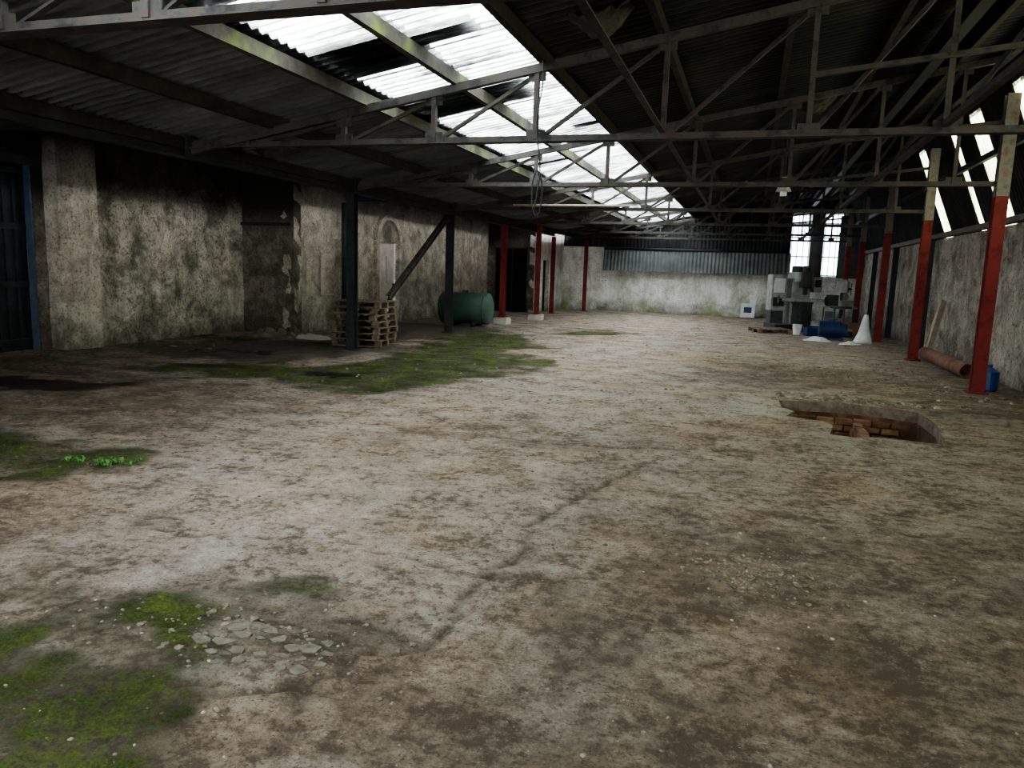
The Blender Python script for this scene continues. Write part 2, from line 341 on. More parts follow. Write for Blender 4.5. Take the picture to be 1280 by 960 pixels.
# pit
mb=MB()
dz=-1.7;n=len(PIT)
vs=[(x,y,floor_h(x,y)) for x,y in PIT]+[(x,y,-.13) for x,y in PIT]
mb.add(vs,[(i,(i+1)%n,n+(i+1)%n,n+i) for i in range(n)],'pit_lip')
vs=[(x,y,-.13) for x,y in PIT]+[(x,y,dz) for x,y in PIT]
mb.add(vs,[(i,(i+1)%n,n+(i+1)%n,n+i) for i in range(n)]+[tuple(range(n,2*n))],'pit_rust')
vs=[(.1,8.0,-.15),(2.5,8.0,-.15),(2.5,11.0,-.15),(.1,11.0,-.15),(.1,8.0,-1.8),(2.5,8.0,-1.8),(2.5,11.0,-1.8),(.1,11.0,-1.8)]
mb.add(vs,[(0,1,5,4),(1,2,6,5),(2,3,7,6),(3,0,4,7),(4,5,6,7)],'pit_rust')
for row in range(15):                       # brick courses of the far side
    z=-.2-.085*row
    for c in range(7):
        x=.6+.22*c+(.11 if row%2 else 0)
        if x>1.95: continue
        mb.box((x,10.50+random.uniform(-.012,.012),z),(.2,.1,.07),random.choice(['pit_light','pit_light','pit_rust']),jit=.006)
for row in range(14):                       # brick cross wall
    for c in range(4):
        mb.box((1.4+random.uniform(-.01,.01),9.55+.22*c+(.1 if row%2 else 0),-.22-.085*row),(.1,.2,.07),'pit_light',jit=.006)
mb.obj('inspection_pit')
mb=MB()
mb.box((-5.95,10.4,-.3),(12.1,45.6,.3),'pit_rust')
mb.box((3.6,10.4,-.3),(2.2,45.6,.3),'pit_rust');mb.box((1.3,-2.2,-.3),(2.4,20.4,.3),'pit_rust');mb.box((1.3,22.1,-.3),(2.4,22.2,.3),'pit_rust')
mb.obj('ground')

# ------------------------------------------------------------------ walls
def rough_wall(name,a,b_,z0,z1,th,k,disp=.03,step=.12,holes=()):
    """front face on the side of left normal of a->b"""
    a=Vector((*a,0));b_=Vector((*b_,0));L=(b_-a).length;d=(b_-a)/L;nrm=Vector((-d.y,d.x,0))
    nu=max(2,int(L/step)+1);nz=max(2,int((z1-z0)/step)+1)
    us=sorted(set([round(L*i/(nu-1),4) for i in range(nu)]+[h for H_ in holes for h in H_[:2]]))
    zs=sorted(set([round(z0+(z1-z0)*i/(nz-1),4) for i in range(nz)]+[h for H_ in holes for h in H_[2:]]))
    mb=MB();vs=[];nu,nz=len(us),len(zs)
    for z in zs:
        for u_ in us:
            p=a+d*u_; q=disp*fbm(p.x*1.7+p.y*1.7,z*1.7,5,4)
            onh=any(h[0]-1e-3<=u_<=h[1]+1e-3 and h[2]-1e-3<=z<=h[3]+1e-3 for h in holes)
            if onh or u_==us[0] or u_==us[-1]: q=0
            p=p+nrm*q; vs.append((p.x,p.y,z))
    fs=[]
    for j in range(nz-1):
        for i in range(nu-1):
            uc=(us[i]+us[i+1])/2;zc=(zs[j]+zs[j+1])/2
            if any(h[0]<uc<h[1] and h[2]<zc<h[3] for h in holes): continue
            fs.append((j*nu+i,j*nu+i+1,(j+1)*nu+i+1,(j+1)*nu+i))
    mb.add(vs,fs,k)
    bk=nrm*(-th)
    def rect(u0,u1,za,zb):
        P=[a+d*u0,a+d*u1];
        V=[(P[0].x,P[0].y,za),(P[1].x,P[1].y,za),(P[1].x,P[1].y,zb),(P[0].x,P[0].y,zb)]
        W=[(x+bk.x,y+bk.y,z) for x,y,z in V]
        return V,W
    V_,W_=rect(0,L,z0,z1)
    mb.add(V_+W_,[(0,1,5,4),(1,2,6,5),(2,3,7,6),(3,0,4,7)],k)
    if not holes: mb.add(W_,[(3,2,1,0)],k)
    else:
        for j in range(nz-1):
            for i in range(nu-1):
                uc=(us[i]+us[i+1])/2;zc=(zs[j]+zs[j+1])/2
                if any(h[0]<uc<h[1] and h[2]<zc<h[3] for h in holes): continue
                _,W=rect(us[i],us[i+1],zs[j],zs[j+1]); mb.add(W,[(3,2,1,0)],k)
        for h in holes:
            V1,W1=rect(*h); mb.add(V1+W1,[(0,4,5,1),(1,5,6,2),(2,6,7,3),(3,7,4,0)],k)
    return mb.obj(name,False)
WL=-11.25
YF=-12.0
rough_wall('wall_left',(WL,15.05),(WL,10.6),-.05,4.1,.4,'wall_stone',.06)
rough_wall('wall_left_pier',(-11.05,10.75),(-11.05,9.95),-.05,4.1,.6,'wall_render',.02)
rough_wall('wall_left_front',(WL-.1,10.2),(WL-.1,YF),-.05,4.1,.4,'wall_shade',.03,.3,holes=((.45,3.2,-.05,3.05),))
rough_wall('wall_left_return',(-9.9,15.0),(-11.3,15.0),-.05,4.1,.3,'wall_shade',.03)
rough_wall('wall_left_rear',(-9.9,28.3),(-9.9,15.01),-.05,4.1,.4,'wall_render',.03,holes=((8.1,9.35,-.05,2.25),))
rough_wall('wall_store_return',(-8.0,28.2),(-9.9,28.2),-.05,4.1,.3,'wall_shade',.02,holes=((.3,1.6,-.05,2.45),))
rough_wall('wall_store',(-7.9,32.4),(-7.9,28.2),-.05,4.1,.3,'wall_end',.02,holes=((2.3,3.3,-.05,2.05),))
rough_wall('wall_back',(4.3,32.5),(-11.3,32.5),-.05,5.2,.3,'wall_end',.02,.2,holes=((1.05,1.75,1.75,4.2),(2.25,2.95,1.75,4.2)))
rough_wall('wall_right',(4.08,YF),(4.08,32.5),-.05,2.62,.35,'wall_right',.04,.14)
rough_wall('wall_front_unseen',(-11.7,YF),(4.5,YF),-.05,5.3,.3,'wall_shade',.02,.4,holes=((6.5,11.5,-.05,3.6),))  # unseen wall added to cut front light; its opening lets some in
mb=MB()
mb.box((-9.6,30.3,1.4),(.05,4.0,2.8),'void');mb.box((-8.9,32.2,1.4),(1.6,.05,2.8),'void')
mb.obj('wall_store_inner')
mb=MB();mb.box((-10.55,14.95,2.45),(1.3,.16,.07),'dark_timber');mb.box((-10.6,14.95,1.05),(1.2,.08,.04),'wall_shade');mb.obj('trim_2')

mb=MB()
yc=19.57;hw=.62
for sgn in(-1,1): mb.box((-9.86,yc+sgn*(hw+.08),1.13),(.14,.16,2.3),'wall_render')
N=14
for i in range(N):
    t0=math.pi*i/N;t1=math.pi*(i+1)/N
    vs=[]
    for x in(-9.92,-9.79):
        for r_ in(hw,hw+.16):
            for t in(t0,t1): vs.append((x,yc-r_*math.cos(t),2.25+r_*math.sin(t)))
    mb.add(vs,[(0,1,3,2),(4,6,7,5),(0,4,5,1),(2,3,7,6),(0,2,6,4),(1,5,7,3)],'wall_render')
vs=[(-9.86,yc,2.25)]+[(-9.86,yc-hw*math.cos(math.pi*i/N),2.25+hw*math.sin(math.pi*i/N)) for i in range(N+1)]
mb.add(vs,[(0,i+2,i+1) for i in range(N)],'wall_stone')
mb.obj('trim_1')
mb=MB()
mb.box((-9.99,yc,1.1),(.05,1.22,2.3),'door_pink')
for zz in(.55,1.5):
    for yy in(-.29,.29): mb.box((-9.95,yc+yy,zz),(.04,.42,.75),'door_pink')
mb.box((-9.93,yc+.5,1.05),(.05,.04,.12),'black_steel')
mb.obj('door_1',bevel=.008)
mb=MB()
mb.box((-11.62,8.4,1.52),(.05,2.9,3.1),'door_blue')
for i in range(16): mb.box((-11.57,7.05+i*.18,1.52),(.05,.05,3.05),'door_blue')
for z in(.15,1.1,2.05,2.95): mb.box((-11.55,8.4,z),(.06,2.85,.1),'door_blue')
mb.box((-11.42,9.72,1.52),(.12,.03,3.1),'blue_edge');mb.box((-11.4,8.4,3.1),(.2,3,.14),'black_steel')
mb.obj('door_2')
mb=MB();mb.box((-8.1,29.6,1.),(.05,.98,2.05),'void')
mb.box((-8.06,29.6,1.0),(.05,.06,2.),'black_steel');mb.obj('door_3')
mb=MB();mb.box((-8.95,28.4,1.2),(1.32,.05,2.45),'void');mb.bar((-8.95,28.36,0),(-8.95,28.36,2.4),.05,.05,'black_steel');mb.obj('door_4')  # near-black panel, the opening's darkness is in its colour

def corr_rows(mb,p0,p1,axis0,axis1,k,pitch=.15,amp=.022,seg=6,nrm=(0,0,1)):
    p0=Vector(p0);p1=Vector(p1);nv=Vector(nrm)
    n_=max(2,int((axis1-axis0)/pitch*seg)+1);vs=[]
    for i in range(n_):
        y=axis0+(axis1-axis0)*i/(n_-1); o=amp*math.sin(2*math.pi*y/pitch)
        for p in(p0,p1): vs.append((p.x+nv.x*o,y,p.z+nv.z*o))
    mb.add(vs,[(2*i,2*i+1,2*i+3,2*i+2) for i in range(n_-1)],k)
def zr(x): return 4.46+.178*x
Y0,Y1=YF-.3,32.6
mb=MB()
segs=[(-7.35,-6.0,'roof_left'),(-6.0,-4.5,'roof_left'),(-2.42,-.6,'roof_dark'),(-.6,1.4,'roof_dark'),(1.4,3.3,'roof_dark')]
for q,(a_,b_,k) in enumerate(segs):
    off=.012*(q%2); corr_rows(mb,(a_-.06,0,zr(a_-.06)+off),(b_+.06,0,zr(b_+.06)+off),Y0,Y1,k,amp=.028)
DK=[(-4.55,-2.37,Y0,-10),(-4.55,-3.4,4.6,5.7),(-4.55,-3.42,7.0,8.15),(-3.42,-2.8,7.2,7.7),(-4.55,-2.95,9.3,10.4),(-3.0,-2.37,12.3,12.7),(-4.55,-3.42,14.8,15.3),(-4.55,-3.42,19.6,20.1),(-4.5,-2.37,31.7,Y1)]
for a_,b_,c,d in DK: corr_rows(mb,(a_,0,zr(a_)+.055),(b_,0,zr(b_)+.055),c,d,'roof_dark')
mb.obj('ceiling',True)
mb=MB()
y=-10.04
while y<31.6:
    w=1.02
    for a_,b_ in((-4.58,-3.40),(-3.46,-2.34)):
        off=random.uniform(-.008,.008)
        corr_rows(mb,(a_,0,zr(a_)+off),(b_,0,zr(b_)+off),y,min(y+w+.06,31.7),'skylight')
    y+=w
mb.obj('skylight_1',True)
mb=MB();corr_rows(mb,(-7.1,0,3.42),(-11.8,0,4.05),Y0,Y1,'roof_dark');mb.obj('ceiling_annex',True)
EX0,EZ0,EX1,EZ1=3.22,5.03,4.2,2.58
nrm=Vector((EZ0-EZ1,0,EX1-EX0)).normalized()
mb=MB();mg=MB()
GL=[(-9,-7.5),(-6,-4.5),(-3,-1.5),(0,1.5),(3,4.5),(6,7.5),(9.6,10.35),(10.9,11.8),(12.6,13.3),(14.9,15.6),(16.6,17.0),(19.2,19.8)]  # the wide near strips are unseen, added to give side light
cuts=[Y0]+[c for g in GL for c in g]+[Y1]
def ep(t): return (EX0+(EX1-EX0)*t,0,EZ0+(EZ1-EZ0)*t)
for i in range(len(cuts)-1):
    if i%2==0: corr_rows(mb,ep(0),ep(1),cuts[i]-.03,cuts[i+1]+.03,'roof_dark',nrm=nrm)
    else:
        corr_rows(mb,ep(0),ep(.22),cuts[i],cuts[i+1],'roof_dark',nrm=nrm)
        corr_rows(mg,ep(.2),ep(1.),cuts[i],cuts[i+1],'side_glaze',nrm=nrm)
mb.obj('ceiling_steep',True);mg.obj('skylight_2',True)
mb=MB();vs=[];n_=int(7.6/.15*6)
for i in range(n_+1):
    x=-6.1+7.4*i/n_;o=.025*math.sin(2*math.pi*x/.15)
    vs+=[(x,32.05+o,1.72),(x,32.25+o,2.62)]
mb.add(vs,[(2*i,2*i+2,2*i+3,2*i+1) for i in range(n_)],'cladding_grey')
for x in np.arange(-6,1.4,1.05): mb.bar((x,32.32,1.8),(x,32.4,2.6),.05,.05,'dark_timber')
mb.bar((-6.1,32.3,2.64),(1.3,32.3,2.64),.2,.1,'black_steel',)
mb.obj('wall_back_apron',True)
mb=MB()
for (a_,b_) in((-11.3,1.15),(1.15,4.2)):
    n_=int((b_-a_)/.15*6);vs=[]
    zb=2.7 if a_<0 else 4.25
    for i in range(n_+1):
        x=a_+(b_-a_)*i/n_;o=.022*math.sin(2*math.pi*x/.15)
        zt=min(zr(x) if x>-7.3 else 4., 5.2 if x<3.2 else 5.03-2.45*(x-3.22))
        vs+=[(x,32.42+o,zb),(x,32.42+o,max(zb+.02,zt))]
    mb.add(vs,[(2*i,2*i+2,2*i+3,2*i+1) for i in range(n_)],'roof_dark')
mb.box((2.3,32.42,3.),(.46,.06,2.6),'cladding_grey')
mb.box((3.65,32.42,2.9),(1.1,.06,2.4),'cladding_grey');mb.box((1.22,32.42,3.4),(.22,.06,1.7),'roof_dark')
mb.obj('wall_back_gable',True)
for x0 in(1.35,2.55):
    mb=MB();x1=x0+.7
    mb.add([(x0,32.6,1.75),(x1,32.6,1.75),(x1,32.6,4.2),(x0,32.6,4.2)],[(0,1,2,3)],'win_glass')
    for x in(x0+.03,x0+.24,x0+.46,x1-.03): mb.bar((x,32.57,1.75),(x,32.57,4.2),.03,.04,'window_bar')
    for z in(1.78,2.5,3.25,3.8,4.17): mb.bar((x0,32.56,z),(x1,32.56,z),.04,.05,'window_bar')
    mb.obj('window_%d'%(1 if x0<2 else 2))

# ------------------------------------------------------------------ purlins & ridge
PX=[(-7.15,'dark_timber'),(-5.85,'dark_timber'),(-4.55,'moss_steel'),(-3.42,'moss_steel'),(-2.38,'dark_timber'),(-1.1,'dark_timber'),(.2,'dark_timber'),(1.4,'dark_timber'),(2.6,'dark_timber')]
for x,k in PX:
    mb=MB();hh=.14
    z=zr(x)-.035-hh/2
    mb.bar((x,Y0+.5,z),(x,Y1-.3,z),.075,hh,k)
    mb.obj('roof_purlin')
mb=MB();mb.ibeam((2.05,YF+.1,4.58),(2.05,32.3,4.58),.14,.3,'black_steel');mb.obj('ridge_beam')
mb=MB();mb.bar((3.2,YF+.1,4.86),(3.2,32.3,4.86),.1,.2,'black_steel');mb.obj('ridge_beam')
mb=MB();mb.bar((3.62,YF+.1,3.75),(3.62,32.3,3.75),.08,.1,'black_steel');mb.obj('roof_purlin')
mb=MB();mb.bar((4.0,YF+.1,2.68),(4.0,32.3,2.68),.14,.1,'grey_col');mb.obj('wall_plate')
mb=MB();mb.ibeam((-7.2,YF+.1,3.06),(-7.2,28,3.06),.17,.3,'black_steel')
for y in(8.44,12.82,17.65): mb.box((-7.08,y,3.06),(.03,.22,.26),'black_steel')
mb.obj('valley_girder')
mb=MB();mb.ibeam((-7.28,8.44,3.28),(-11.3,8.44,3.5),.12,.2,'black_steel');mb.obj('annex_beam')
mb=MB();mb.ibeam((-7.28,17.65,3.25),(-10,17.65,3.3),.12,.2,'black_steel');mb.obj('annex_beam')
mb=MB();mb.box((-6.75,13.2,3.36),(.8,29,.03),'black_steel',Matrix.Rotation(-.15,3,'Y'));mb.obj('valley_gutter')

# ------------------------------------------------------------------ trusses
NX=[-6.2,-4.85,-3.67,-2.44,-1.03,.42,1.65,2.7]
TY=[-9.2,-4.8,-.4,4.02,8.44,12.82,17.65,22.45,27.3,31.2]
for ti,y in enumerate(TY):
    mb=MB();zc=3.06;xl=-7.1;xr=3.25
    k='truss_steel'
    mb.angle((xl,y-.035,zc),(xr,y-.035,zc),.075,k);mb.angle((xr,y+.035,zc),(xl,y+.035,zc),.075,k)
    tz=lambda x:zr(x)-.24
    mb.bar((xl,y,tz(xl)+.04),(3.2,y,tz(3.2)),.08,.09,k)
    for i,x in enumerate(NX):
        mb.angle((x,y,zc),(x,y,tz(x)),.055,k)
        mb.box((x,y,zc+.03),(.22,.014,.14),k);mb.box((x,y,tz(x)-.05),(.2,.014,.12),k)
        if i<len(NX)-1:
            x2=NX[i+1];mb.angle((x+.05,y+.03,zc+.02),(x2-.04,y+.03,tz(x2)-.04),.05,k)
    mb.angle((.42,y-.03,3.62),(3.25,y-.03,3.92),.06,k)
    mb.angle((xl,y,zc+.05),(-6.2,y,tz(-6.2)),.05,k)
    mb.obj('roof_truss')
mb=MB();mb.angle((-1.03,-9,3.12),(-1.03,31.2,3.12),.06,'truss_steel');mb.obj('longitudinal_tie')
mb=MB();mb.angle((1.65,-9,3.12),(1.65,31.2,3.12),.06,'truss_steel');mb.obj('longitudinal_tie')

# ------------------------------------------------------------------ columns
def column(name,x,y,parts,w=.17,plate=True,base=None):
    mb=MB();z=-.03
    if base: mb.box((x,y,base/2-.02),(.42,.42,base),'concrete_block',jit=.015);z=base-.02
    for zt,k in parts:
        mb.ibeam((x,y,z),(x,y,zt),w,w,k,up=(0,1,0));z=zt
    if plate: mb.box((x,y,(base or 0)+.005),(w+.1,w+.1,.03),parts[0][1])
    return mb.obj(name)
for y in(-4.8,-.4,4.02,8.44,12.82,17.65,22.45,27.3,31.2): column('roof_column',3.33,y,[(2.88,'red_primer'),(4.3,'grey_col')],.17)
for y in(-4.8,4.02,12.82,17.65): column('steel_column',-7.2,y,[(2.9,'black_steel')],.16)
column('steel_column',-7.05,21.5,[(2.9,'red_primer')],.16,base=.22)
column('steel_column',-6.72,24.1,[(3.1,'red_primer')],.14,base=.2)
column('steel_column',-6.65,31.2,[(2.9,'red_primer')],.14)
column('steel_column',-7.3,28.3,[(2.9,'red_primer')],.14)
for y in(20.,24.5,28.4): column('wall_post',3.9,y,[(2.6,'black_steel')],.14,False)
mb=MB();mb.ibeam((-7.2,17.5,2.85),(-7.2,14.35,.95),.1,.12,'truss_steel',up=(0,0,1));mb.obj('diagonal_brace')
mb=MB();mb.cyl((-9.72,16.9,.5),(-9.72,16.9,3.1),.06,'black_steel');mb.obj('drain_pipe',True)
mb=MB()
mb.box((-9.82,16.3,1.35),(.06,.5,1.0),'concrete_block');mb.box((-9.78,16.3,1.35),(.03,.4,.9),'wall_render');mb.obj('wall_cabinet')

# ------------------------------------------------------------------ pallets
def pallet(mb,cx,cy,z,rot):
    R=Matrix.Rotation(rot,3,'Z')
    def bx(c,d):
        p=R@Vector(c);mb.box((cx+p.x,cy+p.y,z+p.z),d,'wood_pallet',R,jit=.004)
    for y in(-.45,0,.45): bx((0,y,.012),(1.0,.1,.02))
    for y in(-.45,0,.45):
        for x in(-.44,0,.44): bx((x,y,.062),(.12,.1,.075))
    for x in np.linspace(-.45,.45,7): bx((x,0,.112),(.1,1.0,.02))
mb=MB();z=.01
for i in range(7): pallet(mb,-7.42+random.uniform(-.05,.05),13.75+random.uniform(-.04,.04),z,random.uniform(-.09,.09)+.1);z+=.128
mb.obj('pallet_stack')
# ------------------------------------------------------------------ oil tank
mb=MB()
seg=28;cx0,cx1=-8.35,-7.0;cy=20.1;cz=.5
prof=[(cx0-.1,.0),(cx0-.085,.2),(cx0-.04,.37),(cx0,.44),(cx1,.44),(cx1+.04,.37),(cx1+.085,.2),(cx1+.1,.0)]
vs=[]
for x,r_ in prof:
    for i in range(seg):
        t=2*math.pi*i/seg;vs.append((x,cy+r_*math.cos(t),cz+r_*math.sin(t)))
fs=[]
for j in range(len(prof)-1):
    for i in range(seg): fs.append((j*seg+i,j*seg+(i+1)%seg,(j+1)*seg+(i+1)%seg,(j+1)*seg+i))
mb.add(vs,fs,'tank_green')
for x in(-8.0,-7.35): mb.box((x,cy,.06),(.1,.7,.14),'black_steel')
mb.cyl((-7.7,cy,.92),(-7.7,cy,1.0),.09,'tank_green')
for x in(-8.3,-7.05): mb.cyl((x-.012,cy,cz),(x+.012,cy,cz),.447,'tank_green',28)
o=mb.obj('oil_tank',True)
# ------------------------------------------------------------------ machine tools
class MBS(MB):
    """builder with local origin + scale"""
    def __init__(s,x,y,S,rot=0): super().__init__();s.o=Vector((x,y,0));s.S=S;s.R=Matrix.Rotation(rot,3,'Z')
    def add(s,vs,fs,k): super().add([s.o+s.R@(Vector(v)*s.S) for v in vs],fs,k)
mb=MBS(1.3,25.3,1.12,.25)
mb.box((0,0,.1),(1.3,1.1,.2),'machine_green')
mb.box((.12,.18,.8),(.5,.55,1.3),'machine_grey')
mb.box((.12,.05,1.5),(.40,.95,.26),'machine_grey')
mb.box((.12,-.42,1.42),(.26,.26,.42),'machine_green')
mb.cyl((.12,-.42,1.2),(.12,-.42,1.02),.06,'black_steel');mb.cyl((.12,-.42,1.63),(.12,-.42,1.8),.1,'machine_green')
mb.box((.12,-.3,.5),(.42,.4,.62),'machine_green')
mb.box((.1,-.32,.87),(1.1,.32,.09),'machine_grey');mb.box((.1,-.32,.8),(.5,.36,.06),'machine_green')
for sx in(-1,1):
    mb.cyl((.1+sx*.55,-.32,.87),(.1+sx*.63,-.32,.87),.03,'black_steel');mb.cyl((.1+sx*.63,-.32,.87),(.1+sx*.65,-.32,.87),.12,'black_steel',18)
mb.cyl((.12,-.5,.5),(.12,-.58,.5),.13,'black_steel',18)
mb.box((-.46,.2,1.05),(.4,.5,1.0),'machine_grey');mb.box((-.46,-.06,1.25),(.3,.03,.4),'white_bag');mb.box((-.46,-.06,.8),(.3,.03,.25),'black_steel')
mb.box((-.46,.2,.35),(.34,.4,.4),'machine_green')
mb.box((.58,.1,1.3),(.22,.3,.42),'machine_grey');mb.bar((.3,.1,1.5),(.58,.1,1.5),.05,.05,'machine_green')
mb.box((.58,-.06,1.33),(.16,.02,.2),'black_steel')
mb.cyl((.12,.35,1.63),(.12,.35,1.8),.16,'machine_green',18)
mb.obj('milling_machine',bevel=.015)
mb=MBS(2.5,23.8,1.1,-.2)
mb.box((0,0,.06),(.6,.7,.12),'machine_green');mb.cyl((0,.15,.1),(0,.15,1.5),.07,'machine_grey')
mb.cyl((0,-.08,.74),(0,-.08,.79),.26,'machine_green',20);mb.box((0,.02,1.3),(.26,.62,.3),'machine_grey')
mb.cyl((0,-.2,1.15),(0,-.2,.95),.035,'black_steel');mb.cyl((0,.3,1.15),(0,.3,1.45),.1,'machine_green')
mb.cyl((0,-.08,.5),(0,.15,.72),.04,'machine_green')
mb.cyl((.13,-.1,1.25),(.2,-.1,1.25),.03,'black_steel')
for a_ in(0,2.1,4.2): mb.cyl((.2,-.1,1.25),(.22,-.1+.18*math.cos(a_),1.25+.18*math.sin(a_)),.012,'black_steel',8)
mb.box((-.28,.1,.42),(.24,.4,.62),'machine_grey');mb.box((-.28,-.11,.45),(.2,.02,.4),'machine_green')
mb.obj('pillar_drill',bevel=.012)
mb=MBS(2.75,26.6,1.0)
mb.box((0,0,.75),(1.0,.55,.06),'machine_grey')
for a_ in(-.45,.45):
    for c in(-.22,.22): mb.box((a_,c,.36),(.05,.05,.72),'machine_green')
mb.box((0,0,.2),(.9,.5,.03),'machine_green')
mb.box((-.25,0,.96),(.35,.35,.36),'machine_green');mb.box((.25,0,.88),(.3,.3,.2),'machine_grey');mb.cyl((.1,-.2,1.1),(.1,.2,1.1),.12,'machine_grey')
mb.obj('workbench',bevel=.01)
mb=MBS(2.15,22.3,1.15)
mb.cyl((-.28,0,.24),(.22,0,.24),.2,'motor_blue',20);mb.cyl((.22,0,.24),(.34,0,.24),.14,'motor_blue',20);mb.cyl((.34,0,.24),(.46,0,.24),.03,'machine_grey')
for i in range(10): mb.cyl((-.25+i*.045,0,.24),(-.235+i*.045,0,.24),.215,'motor_blue',20)
mb.box((0,0,.03),(.5,.4,.05),'motor_blue');mb.box((-.02,0,.46),(.18,.16,.08),'motor_blue')
mb.obj('electric_motor')
def bucket(x,y,k,r=.14,h=.3):
    mb=MB();n_=20;vs=[]
    for rr,z in((r*.8,0),(r,h),(r*.93,h),(r*.75,.02)):
        for i in range(n_): vs.append((x+rr*math.cos(2*math.pi*i/n_),y+rr*math.sin(2*math.pi*i/n_),z+.005))
    mb.add(vs,[(j*n_+i,j*n_+(i+1)%n_,(j+1)*n_+(i+1)%n_,(j+1)*n_+i) for j in range(3) for i in range(n_)]+[tuple(range(n_-1,-1,-1)),tuple(3*n_+i for i in range(n_))],k)
    for i in range(10):
        t0,t1=math.pi*i/10,math.pi*(i+1)/10
        mb.cyl((x+r*math.cos(t0),y-.3*r*math.sin(t0),h+.6*r*math.sin(t0)),(x+r*math.cos(t1),y-.3*r*math.sin(t1),h+.6*r*math.sin(t1)),.006,'black_steel',6)
    mb.obj('bucket')
bucket(1.35,23.6,'white_bag');bucket(3.0,22.4,'blue_plastic')
def tray(name,x,y,w,d,h,k,rot):
    mb=MBS(x,y,1,rot)
    mb.box((0,0,.02),(w,d,.03),k)
    for s_ in(-1,1): mb.box((s_*w/2,0,h/2),(.025,d,h),k);mb.box((0,s_*d/2,h/2),(w,.025,h),k)
    mb.obj(name)
tray('plastic_crate',1.75,23.4,.4,.3,.25,'motor_blue',.3);tray('cardboard_box',3.1,24.9,.45,.35,.35,'cardboard',.2)
mb=MB();pallet(mb,.6,23.9,.01,.3);mb.obj('wooden_pallet')
def sack(name,x,y,r,h,seed):
    mb=MB();n_=20;L=9;vs=[]
    for j in range(L):
        t=j/(L-1);rr=r*(1-.82*t**.8)*(1+.06*math.sin(t*9))
        for i in range(n_):
            a_=2*math.pi*i/n_;q=rr*(1+.22*noise.noise(Vector((math.cos(a_)*1.5,math.sin(a_)*1.5,t*2+seed))))
            vs.append((x+q*math.cos(a_)+.03*t,y+q*math.sin(a_),h*t))
    fs=[(j*n_+i,j*n_+(i+1)%n_,(j+1)*n_+(i+1)%n_,(j+1)*n_+i) for j in range(L-1) for i in range(n_)]+[tuple((L-1)*n_+i for i in range(n_)),tuple(range(n_-1,-1,-1))]
    mb.add(vs,fs,'white_bag');mb.obj(name,True)
sack('plastic_sack',2.85,21.5,.24,.76,1.)
def heap(name,cx,cy,rx,ry,h,k,seed):
    mb=MB();n_=18;vs=[]
    for j in range(n_+1):
        for i in range(n_+1):
            u_=i/n_*2-1;w_=j/n_*2-1;r2=u_*u_+w_*w_
            z_=max(0,1-r2)*h*(.6+.8*abs(fbm(u_*2.5+seed,w_*2.5,seed)))
            vs.append((cx+u_*rx,cy+w_*ry,z_-.015))
    mb.add(vs,[(j*(n_+1)+i,j*(n_+1)+i+1,(j+1)*(n_+1)+i+1,(j+1)*(n_+1)+i) for j in range(n_) for i in range(n_)],k);return mb.obj(name,False)
heap('plastic_sheet',1.75,21.6,.4,.25,.13,'white_bag',2.);heap('plastic_sheet',2.5,21.0,.3,.2,.1,'white_bag',5.)
heap('debris_heap',-9.9,14.2,.7,.4,.2,'rubble',4.);heap('debris_heap',-9.0,14.3,.5,.3,.12,'concrete_block',8.)
heap('debris_heap',2.8,10.2,.6,.5,.07,'rubble',12.)
mb=MB();mb.box((-.1,31.9,.3),(.55,.35,.55),'white_bag');mb.box((-.1,31.72,.33),(.3,.02,.22),'motor_blue');mb.box((.1,31.95,.72),(.25,.2,.3),'white_bag');mb.obj('storage_box',bevel=.01)
mb=MB()
seg=20;vs=[];
for yy,r_ in((14.6,.13),(18.0,.13),(18.0,.11),(14.6,.11)):
    for i in range(seg):
        t=2*math.pi*i/seg;vs.append((3.62+r_*math.cos(t),yy,.14+r_*math.sin(t)))
mb.add(vs,[(j*seg+i,j*seg+(i+1)%seg,((j+1)%4)*seg+(i+1)%seg,((j+1)%4)*seg+i) for j in range(4) for i in range(seg)],'rust_pipe');mb.obj('steel_pipe',True)
mb=MB();x,y=3.56,13.2
mb.cyl((x,y,.0),(x,y,.03),.13,'blue_plastic',20,.15);mb.cyl((x,y,.03),(x,y,.3),.15,'blue_plastic',20);mb.cyl((x,y,.3),(x,y,.36),.15,'blue_plastic',20,.06);mb.cyl((x,y,.36),(x,y,.41),.05,'blue_plastic',16)
mb.obj('blue_drum')
mb=MB();mb.bar((3.72,18.3,0),(3.97,18.5,1.25),.04,.16,'pale_wood');mb.bar((3.75,18.8,0),(3.97,18.8,1.0),.04,.1,'pale_wood');mb.obj('leaning_planks')
mb=MB()
for i in range(4): mb.bar((-5.5+i*.1,17.4-.0+i*.12,3.12),(-2.6-i*.3,17.5+i*.14,3.13),.12,.03,'pale_wood',up=(0,0,1))
mb.obj('stored_planks')
mb=MB();x,y=.42,15.2
mb.cyl((x,y,3.45),(x,y,zr(x)-.02),.01,'black_steel',6);mb.cyl((x,y,3.2),(x,y,3.38),.14,'lamp_grey',16,.06);mb.cyl((x,y,3.38),(x,y,3.46),.05,'lamp_grey');mb.cyl((x,y,3.12),(x,y,3.2),.06,'white_bag')
mb.obj('hanging_lamp')
mb=MB();pts=[Vector((-2.36+.03*math.sin(t*2),8.3,3.95-t*.32)) for t in np.arange(0,5.6,.4)]
for a_,c in zip(pts[:-1],pts[1:]): mb.cyl(a_,c,.008,'black_steel',6)
for i in range(12):
    t0,t1=2*math.pi*i/12,2*math.pi*(i+1)/12
    mb.cyl((-2.36+.06*math.cos(t0),8.3,2.45+.25*math.sin(t0)),(-2.36+.06*math.cos(t1),8.3,2.45+.25*math.sin(t1)),.008,'black_steel',6)
mb.obj('hanging_cable')
